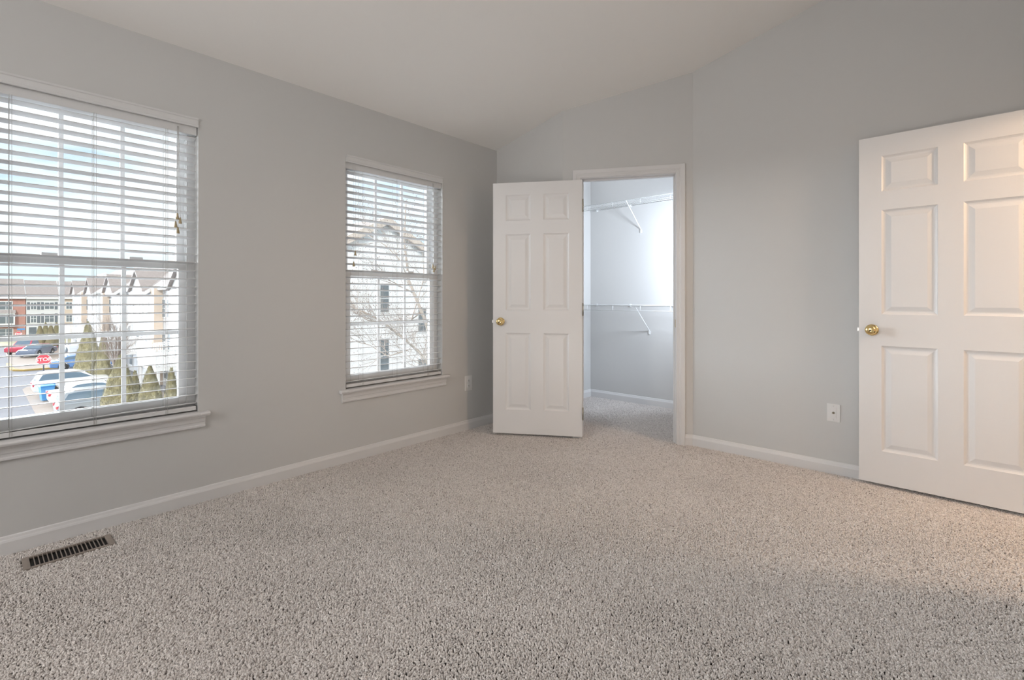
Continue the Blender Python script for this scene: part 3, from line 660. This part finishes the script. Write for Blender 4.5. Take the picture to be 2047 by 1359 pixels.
for (x, y, lb) in ((-42.9, 3.45, 'blue wheeled bin beside the white car, nearer of the pair'), (-43.7, 3.5, 'blue wheeled bin behind its twin, farther of the pair')):
    o = empty('wheeled_bin', (x, y, GZ + .06), R(8), lb, 'bin', 'blue bins between the parked cars')
    b = MB(); b.hexa([(-.26, -.28, .06), (.26, -.28, .06), (.26, .28, .06), (-.26, .28, .06), (-.33, -.36, 1.0), (.33, -.36, 1.0), (.33, .36, 1.0), (-.33, .36, 1.0)]); b.build('bin_body', M['binblue'], o, bevel=.03)
    MB().bbox(-.36, .36, -.40, .40, 1.0, 1.07, .03).build('lid', M['binblue'], o)
    for sg in (-1, 1): MB().lathe([(.03, 0), (.12, 0), (.12, .06), (.03, .06)], (sg * .27, .30, .12), (sg, 0, 0), 14).build('wheel', M['tyre'], o)

def stop_sign(loc, hgt, rad, rz, label):
    o = empty('stop_sign', (loc[0], loc[1], GZ), rz, label, 'sign')     # faces local -y
    MB().tube([(0, .03, 0), (0, .03, hgt + rad * .9)], .045, 8).build('post', M['post'], o)
    oc = lambda r: [(r * math.cos(R(22.5 + 45 * q)), hgt + r * math.sin(R(22.5 + 45 * q))) for q in range(8)]
    MB().prism(oc(rad), 'y', -.030, -.015).build('sign_border', M['signwhite'], o)
    f = MB().prism(oc(rad * .93), 'y', -.036, -.018).build('sign_face', M['signred'], o)
    cu = bpy.data.curves.new('stop_text', 'FONT'); cu.body = 'STOP'; cu.size = rad * .82; cu.align_x = 'CENTER'; cu.align_y = 'CENTER'; cu.extrude = .004; cu.offset = .008
    to = bpy.data.objects.new('tmp_text', cu); COL.objects.link(to); dg = bpy.context.evaluated_depsgraph_get(); me = bpy.data.meshes.new_from_object(to.evaluated_get(dg)); bpy.data.objects.remove(to)
    me.transform(Matrix.Translation((0, -.040, hgt)) @ Matrix.Rotation(R(90), 4, 'X')); me.materials.clear(); me.materials.append(M['signwhite'])
    lo = bpy.data.objects.new('lettering', me); COL.objects.link(lo); lo.parent = f; tag(lo, 'white letters STOP')
p = at(87, 41.5); face = math.atan2(CAM_Y - p.y, CAM_X - p.x) + R(90); stop_sign((p.x, p.y), 1.85, .50, face, 'red octagonal stop sign at the alley corner behind the parked white cars')
p = at(37, 76); face = math.atan2(CAM_Y - p.y, CAM_X - p.x) + R(90); stop_sign((p.x, p.y), 1.55, .40, face, 'small distant red stop sign in front of the brick house')
p = at(42, 79); o = empty('street_name_sign', (p.x, p.y, GZ), face, 'small blue street sign in front of the brick house', 'sign')
MB().tube([(0, .03, 0), (0, .03, 2.2)], .04, 8).build('post', M['post'], o); MB().bbox(-.45, .45, -.02, .02, 2.0, 2.25, .01).build('sign_face', M['binblue'], o)
p = at(179, 45); o = empty('street_lamp', (p.x, p.y, GZ), 0, 'street lamp with a cream globe before the bare tree', 'street lamp'); gz = CAM_Z - 71 / FPX * 45 - GZ
MB().tube([(0, 0, 0), (0, 0, gz - .2)], .05, 8).build('post', M['post'], o); MB().ball((0, 0, gz), .24, 8, (1, 1, 1.1)).build('lamp_globe', M['globe'], o); MB().lathe([(.16, gz + .2), (.10, gz + .28), (.02, gz + .36)], (0, 0, 0), (0, 0, 1), 12).build('lamp_cap', M['post'], o)
p = at(142, 50); o = empty('utility_box', (p.x, p.y, GZ), R(20), 'white heat pump unit beside the tall evergreen', 'appliance'); MB().bbox(-.45, .45, -.4, .4, 1.3, 2.3, .04).build('casing', M['signwhite'], o); MB().box(-.5, .5, -.45, .45, 0, 1.3).build('stand', M['sid_w'], o); MB().lathe([(0, .02), (.3, .02), (.3, 0)], (0, -.41, 1.8), (0, -1, 0), 16).build('fan_grille', M['shutter'], o)

def evergreen(loc, h, r, seed, label, group):
    o = empty('evergreen_shrub', (loc[0], loc[1], GZ), 0, label, 'shrub', group); rs = random.Random(seed)
    MB().tube([(0, 0, 0), (0, 0, h * .5)], .07, 6).build('trunk', M['bark'], o)
    b = MB(); N_, K_ = 22, 26; vs = []; fs = []
    prof = lambda t: r * (min(1, (t + .05) * 5) ** .6) * (1 - max(0, t - .12) / .88) ** .72
    for i in range(N_ + 1):
        t = i / N_
        for j in range(K_):
            a = 2 * math.pi * j / K_; nz = mnoise.noise(Vector((math.cos(a) * 2.2 + seed, math.sin(a) * 2.2, t * h * 1.6))); q = prof(t) * (1 + .30 * nz)
            vs.append((q * math.cos(a), q * math.sin(a), .1 + t * (h - .1) + .10 * nz))
    for i in range(N_):
        for j in range(K_): fs.append((i * K_ + j, i * K_ + (j + 1) % K_, (i + 1) * K_ + (j + 1) % K_, (i + 1) * K_ + j))
    b.add(vs, fs)
    for _ in range(4200):       # upright sprays
        t = rs.random() ** 1.3; a = rs.uniform(0, 6.283); nz = mnoise.noise(Vector((math.cos(a) * 2.2 + seed, math.sin(a) * 2.2, t * h * 1.6))); q = prof(t) * (1 + .30 * nz) * rs.uniform(.92, 1.06); z = .1 + t * (h - .1)
        c = Vector((q * math.cos(a), q * math.sin(a), z)); s = rs.uniform(.05, .12); out = Vector((math.cos(a), math.sin(a), 0)); tan = Vector((-out.y, out.x, 0)) * rs.choice((-1, 1))
        b.add([c - tan * s * .35, c + tan * s * .35, c + out * s * .35 + Vector((0, 0, s * 1.3)) + tan * rs.uniform(-.5, .5) * s], [(0, 1, 2)])
    b.build('foliage', M['arb'], o, fixn=False)
EG = 'arborvitae evergreens along the parking pad'
for (px, d, top, r, lb) in ((176, 40, 644, 1.0, 'tall dark evergreen rising behind the silver car'), (240, 25.6, 713, 1.00, 'wide evergreen right of the silver car under the deck'), (300, 24.6, 733, .74, 'rounded evergreen second from right below the decks'), (343, 22.4, 739, .52, 'small evergreen farthest right below the decks, beside the window frame'), (206, 39, 668, .6, 'slim evergreen behind the tall dark one'), (270, 27.5, 744, .45, 'small evergreen between the wide and the rounded ones')):
    p = at(px, d); evergreen((p.x, p.y), CAM_Z + (598 - top) / FPX * d - GZ, r, px, lb, EG)
FG = 'clump of evergreens before the white shuttered house'
for (px, top, d, r, lb) in ((80, 649, 68, .68, 'evergreen at the left of the far clump'), (91, 645, 71, .68, 'evergreen second from left in the far clump'), (102, 648, 68, .68, 'evergreen third from left in the far clump'), (113, 645, 71, .68, 'evergreen at the right of the far clump')):
    p = at(px, d); evergreen((p.x, p.y), CAM_Z + (598 - top) / FPX * d - GZ, r, px, lb, FG)

def limb(mb, rs, p, d, l, r, depth, spread, buds=None):
    n = 4; pts = [p]; q = p.copy(); dd = d.copy(); rad = [r]
    for i in range(n):
        dd = (dd + Vector((rs.gauss(0, .10), rs.gauss(0, .10), rs.gauss(0, .07) + .03))).normalized(); q = q + dd * (l / n); pts.append(q.copy()); rad.append(r * (1 - .55 * (i + 1) / n))
    mb.tube(pts, rad, 6 if r > .02 else 4, cap=False)
    if depth <= 0:
        if buds is not None: buds.append(pts[-1]); buds.append(pts[2])
        return
    for i in range(1, n + 1):
        for _ in range(2 if i < n else 2):
            if rs.random() < .82:
                ax = Vector((rs.gauss(0, 1), rs.gauss(0, 1), rs.gauss(0, 1))).normalized(); nd = (dd + ax * spread).normalized(); limb(mb, rs, pts[i], nd, l * rs.uniform(.45, .68), rad[i] * .62, depth - 1, spread, buds)
p = at(230, 34.8); o = empty('bare_tree', (p.x, p.y, GZ), 0, 'bare bushy tree standing between the tall evergreen and the white townhouse', 'tree'); rs = random.Random(4)
MB().tube([(0, 0, 0), (0, 0, 1.2), (.05, 0, 2.2)], [.16, .13, .12], 8).build('trunk', M['bark'], o)
b = MB()
for k in range(7):
    a = k * .9; limb(b, rs, Vector((.05, 0, 1.9)), Vector((math.cos(a) * .2, math.sin(a) * .2, 1)).normalized(), 2.3, .05, 3, .42)
b.build('branches', M['bark'], o, fixn=False)
# the tree close to the farther window
tb = at(874, 9.2); o = empty('bare_tree', (tb.x, tb.y, GZ), 0, 'bare branching tree close outside the farther window', 'tree'); rs = random.Random(11)
base_ = Vector((tb.x, tb.y, GZ)); rel = lambda px, d, py: at(px, d, py) - base_
MB().tube([Vector((0, 0, 0)), rel(875, 9.2, 900), rel(872, 9.2, 760), rel(866, 9.1, 690), rel(850, 9.0, 640), rel(833, 8.9, 600), rel(817, 8.9, 560), rel(808, 8.9, 480), rel(812, 8.8, 400)], [.12, .09, .06, .040, .032, .028, .024, .016, .008], 10).build('trunk', M['bark2'], o)
b = MB(); buds = []
paths = [([(872, 9.2, 760), (846, 9.0, 712), (820, 8.9, 688), (795, 8.7, 668), (770, 8.6, 646), (745, 8.5, 632), (700, 8.4, 612)], .026), ([(770, 8.6, 646), (735, 8.6, 640), (700, 8.6, 618)], .012), ([(840, 9.0, 625), (822, 9.0, 640), (835, 9.1, 600), (846, 9.2, 560), (852, 9.2, 470)], .014), ([(815, 8.9, 700), (775, 8.9, 712), (740, 9.0, 690), (704, 9.0, 681)], .011), ([(817, 8.9, 560), (800, 8.8, 520), (770, 8.7, 490), (735, 8.7, 470)], .012), ([(826, 8.9, 585), (800, 8.8, 572), (775, 8.7, 558)], .012), ([(872, 9.2, 760), (850, 9.2, 745), (838, 9.3, 700), (824, 9.3, 720)], .010)]
for pth, r in paths:
    pts = [rel(*q) for q in pth]; n = len(pts); b.tube(pts, [r * (1 - .75 * i / (n - 1)) + .002 for i in range(n)], 7)
    for i in range(1, n):
        for _ in range(4):
            f = rs.random(); q = pts[i - 1].lerp(pts[i], f); d = (pts[i] - pts[i - 1]).normalized(); nd = (d * .6 + Vector((rs.gauss(0, .6), rs.gauss(0, .6), rs.gauss(.25, .6)))).normalized()
            limb(b, rs, q, nd, rs.uniform(.35, .75), .0055, 2, .55, buds)
b.build('branches', M['bark2'], o, fixn=False)
b = MB()
for q in buds[::6]: b.ball(q, .0065, 3, (1, 1, 1.3))
b.build('buds', M['bud'], o, fixn=False, kind='stuff')

# ------------------------------------------------------------------ carpet pile
def vnoise(x, y, s, seed):
    """smooth value noise on arrays"""
    rs = np.random.RandomState(seed); T = rs.rand(64, 64)
    u, v = x / s, y / s; i, j = np.floor(u).astype(int), np.floor(v).astype(int); a, b = u - i, v - j
    a = a * a * (3 - 2 * a); b = b * b * (3 - 2 * b)
    g = lambda p, q: T[p % 64, q % 64]
    return (g(i, j) * (1 - a) + g(i + 1, j) * a) * (1 - b) + (g(i, j + 1) * (1 - a) + g(i + 1, j + 1) * a) * b
def carpet():
    rs = np.random.RandomState(3); sp = .0048
    gx, gy = np.meshgrid(np.arange(.002, XR + .10, sp), np.arange(-.25, YC - .004, sp))
    x = (gx + rs.uniform(-.42, .42, gx.shape) * sp).ravel(); y = (gy + rs.uniform(-.42, .42, gx.shape) * sp).ravel()
    # keep: room + doorway + closet, nothing inside walls or the register
    s = (x - A.x) * U.x + (y - A.y) * U.y; t = (x - A.x) * NR.x + (y - A.y) * NR.y
    edge = np.where(x < A.x, YN, np.where(x < B.x, A.y + (x - A.x) * U.y / U.x, YF))
    room = (y < edge - .012) & ((x < XR - .012) | ((y > DY0 + .02) & (y < DY1 - .02)))
    door_ = (s > S0 + .002) & (s < S1 - .002) & (t < .03) & (t > -TH - .03)
    edge2 = np.where(x < A.x, YN + TH, np.where(x < B.x + .05, A.y + (x - A.x) * U.y / U.x + TH / U.x, YF + TH))
    clo = (y > edge2) & (x < 2.02)
    reg = (x > VX0 - .003) & (x < VX1 + .003) & (y > VY0 - .003) & (y < VY1 + .003)
    k = (room | door_ | clo) & (x > .010) & ~reg
    x, y = x[k], y[k]; n = len(x)
    # brushed pile: broad vacuum strokes change lean and fullness
    a = R(35); xr = x * math.cos(a) + y * math.sin(a); yr = -x * math.sin(a) + y * math.cos(a)
    w = .6 * vnoise(xr, yr * 2.6, .55, 5) + .4 * vnoise(x, y, .22, 6)
    full = 1.0 + .34 * (w - .5) * 2 * .75
    full = full - .16 * np.exp(-x / .30) - .10 * np.exp(-np.maximum(YN - y, 0) / .15) * (x < .75)  # pile thinner towards the window wall and the wall behind the closet door
    lean = .25 + .55 * vnoise(xr, yr * 2.2, .45, 9); ldir = R(-60) + 2.2 * (vnoise(x, y, .8, 11) - .5)
    full = np.where(y > YF - .05, full * .93, full)
    cxs = [((.98, 3.62), (.35, 4.25)), ((.98, 3.62), (.70, 4.50)), ((1.02, 3.60), (1.30, 4.45)), ((1.05, 3.58), (1.75, 4.30)), ((.70, 4.05), (.10, 4.05)), ((.72, 3.9), (.72, 4.35))]
    for (ax, ay), (bx, by) in cxs:      # stripes left by the vacuum in the closet
        dx, dy = bx - ax, by - ay; L2 = dx * dx + dy * dy; q = np.clip(((x - ax) * dx + (y - ay) * dy) / L2, 0, 1)
        d = np.hypot(x - ax - q * dx, y - ay - q * dy); full = np.where(d < .035, 1.30, full)
    sc = np.empty((n, 3)); b = rs.uniform(.84, 1.16, n) * full
    sc[:, 0] = b * rs.uniform(.85, 1.15, n); sc[:, 1] = b * rs.uniform(.85, 1.15, n); sc[:, 2] = rs.uniform(.80, 1.15, n) * (.6 + .4 * full)
    ro = np.empty((n, 3)); ln = lean * rs.uniform(.2, 1.6, n) + np.abs(rs.normal(0, .35, n)); az = ldir + rs.normal(0, 1.3, n)
    ro[:, 0] = ln * np.cos(az); ro[:, 1] = ln * np.sin(az); ro[:, 2] = rs.uniform(0, 6.28, n)
    me = bpy.data.meshes.new('carpet_pile'); me.vertices.add(n)
    co = np.stack([x, y, np.full(n, -.0095) + rs.uniform(-.001, .001, n)], 1).astype(np.float32); me.vertices.foreach_set('co', co.ravel())
    for nm, arr in (('pile_turn', ro), ('pile_size', sc)):
        at = me.attributes.new(nm, 'FLOAT_VECTOR', 'POINT'); at.data.foreach_set('vector', arr.astype(np.float32).ravel())
    o = bpy.data.objects.new('carpet_pile', me); COL.objects.link(o)
    tag(o, 'beige grey speckled cut-pile carpet covering the bedroom and closet floor', 'carpet', kind='stuff')
    m = bpy.data.materials.new('carpet_yarn'); m.use_nodes = True; N = m.node_tree.nodes; L = m.node_tree.links
    bs = N['Principled BSDF']; bs.inputs['Roughness'].default_value = .95; bs.inputs['Specular IOR Level'].default_value = .1
    oi = N.new('ShaderNodeObjectInfo'); rp = N.new('ShaderNodeValToRGB'); rp.color_ramp.interpolation = 'LINEAR'
    e = rp.color_ramp.elements; e[0].position = 0; e[0].color = (.36, .325, .305, 1); e[1].position = 1; e[1].color = (.80, .76, .73, 1)
    for p, c in ((.10, (.56, .515, .485)), (.45, (.665, .62, .59)), (.8, (.73, .685, .655))):
        q = rp.color_ramp.elements.new(p); q.color = (*c, 1)
    L.new(oi.outputs['Random'], rp.inputs[0])
    gm = N.new('ShaderNodeNewGeometry'); fn = N.new('ShaderNodeTexNoise'); fn.inputs['Scale'].default_value = 520; fn.inputs['Detail'].default_value = 3
    mr = N.new('ShaderNodeMapRange'); mr.inputs['From Min'].default_value = .3; mr.inputs['From Max'].default_value = .7; mr.inputs['To Min'].default_value = .70; mr.inputs['To Max'].default_value = 1.32
    mm = N.new('ShaderNodeMix'); mm.data_type = 'RGBA'; mm.blend_type = 'MULTIPLY'; mm.inputs[0].default_value = 1.0
    L.new(gm.outputs['Position'], fn.inputs['Vector']); L.new(fn.outputs['Fac'], mr.inputs['Value']); L.new(rp.outputs[0], mm.inputs[6]); L.new(mr.outputs['Result'], mm.inputs[7])
    L.new(mm.outputs[2], bs.inputs['Base Color'])
    fb = N.new('ShaderNodeBump'); fb.inputs['Strength'].default_value = .6; fb.inputs['Distance'].default_value = .0012
    L.new(fn.outputs['Fac'], fb.inputs['Height']); L.new(fb.outputs[0], bs.inputs['Normal'])
    me.materials.append(m)
    ng = bpy.data.node_groups.new('carpet_tufts', 'GeometryNodeTree')
    ng.interface.new_socket('Geometry', in_out='INPUT', socket_type='NodeSocketGeometry'); ng.interface.new_socket('Geometry', in_out='OUTPUT', socket_type='NodeSocketGeometry')
    G = ng.nodes; K = ng.links; gi = G.new('NodeGroupInput'); go = G.new('NodeGroupOutput')
    ico = G.new('GeometryNodeMeshIcoSphere'); ico.inputs['Radius'].default_value = .0030; ico.inputs['Subdivisions'].default_value = 2
    tr = G.new('GeometryNodeTransform'); tr.inputs['Translation'].default_value = (0, 0, .0052); tr.inputs['Scale'].default_value = (1, 1, 1.75)
    ss = G.new('GeometryNodeSetShadeSmooth'); sm = G.new('GeometryNodeSetMaterial'); sm.inputs['Material'].default_value = m
    ip = G.new('GeometryNodeInstanceOnPoints'); m2p = G.new('GeometryNodeMeshToPoints')
    na = [G.new('GeometryNodeInputNamedAttribute') for _ in range(2)]
    for q, nm in zip(na, ('pile_turn', 'pile_size')): q.data_type = 'FLOAT_VECTOR'; q.inputs['Name'].default_value = nm
    K.new(ico.outputs['Mesh'], tr.inputs['Geometry']); K.new(tr.outputs[0], ss.inputs['Geometry']); K.new(ss.outputs[0], sm.inputs['Geometry']); K.new(sm.outputs[0], ip.inputs['Instance'])
    K.new(gi.outputs[0], m2p.inputs['Mesh']); K.new(m2p.outputs[0], ip.inputs['Points'])
    er = G.new('FunctionNodeEulerToRotation')
    K.new(na[0].outputs['Attribute'], er.inputs[0]); K.new(er.outputs[0], ip.inputs['Rotation']); K.new(na[1].outputs['Attribute'], ip.inputs['Scale'])
    K.new(ip.outputs[0], go.inputs[0])
    md = o.modifiers.new('tufts', 'NODES'); md.node_group = ng
carpet()
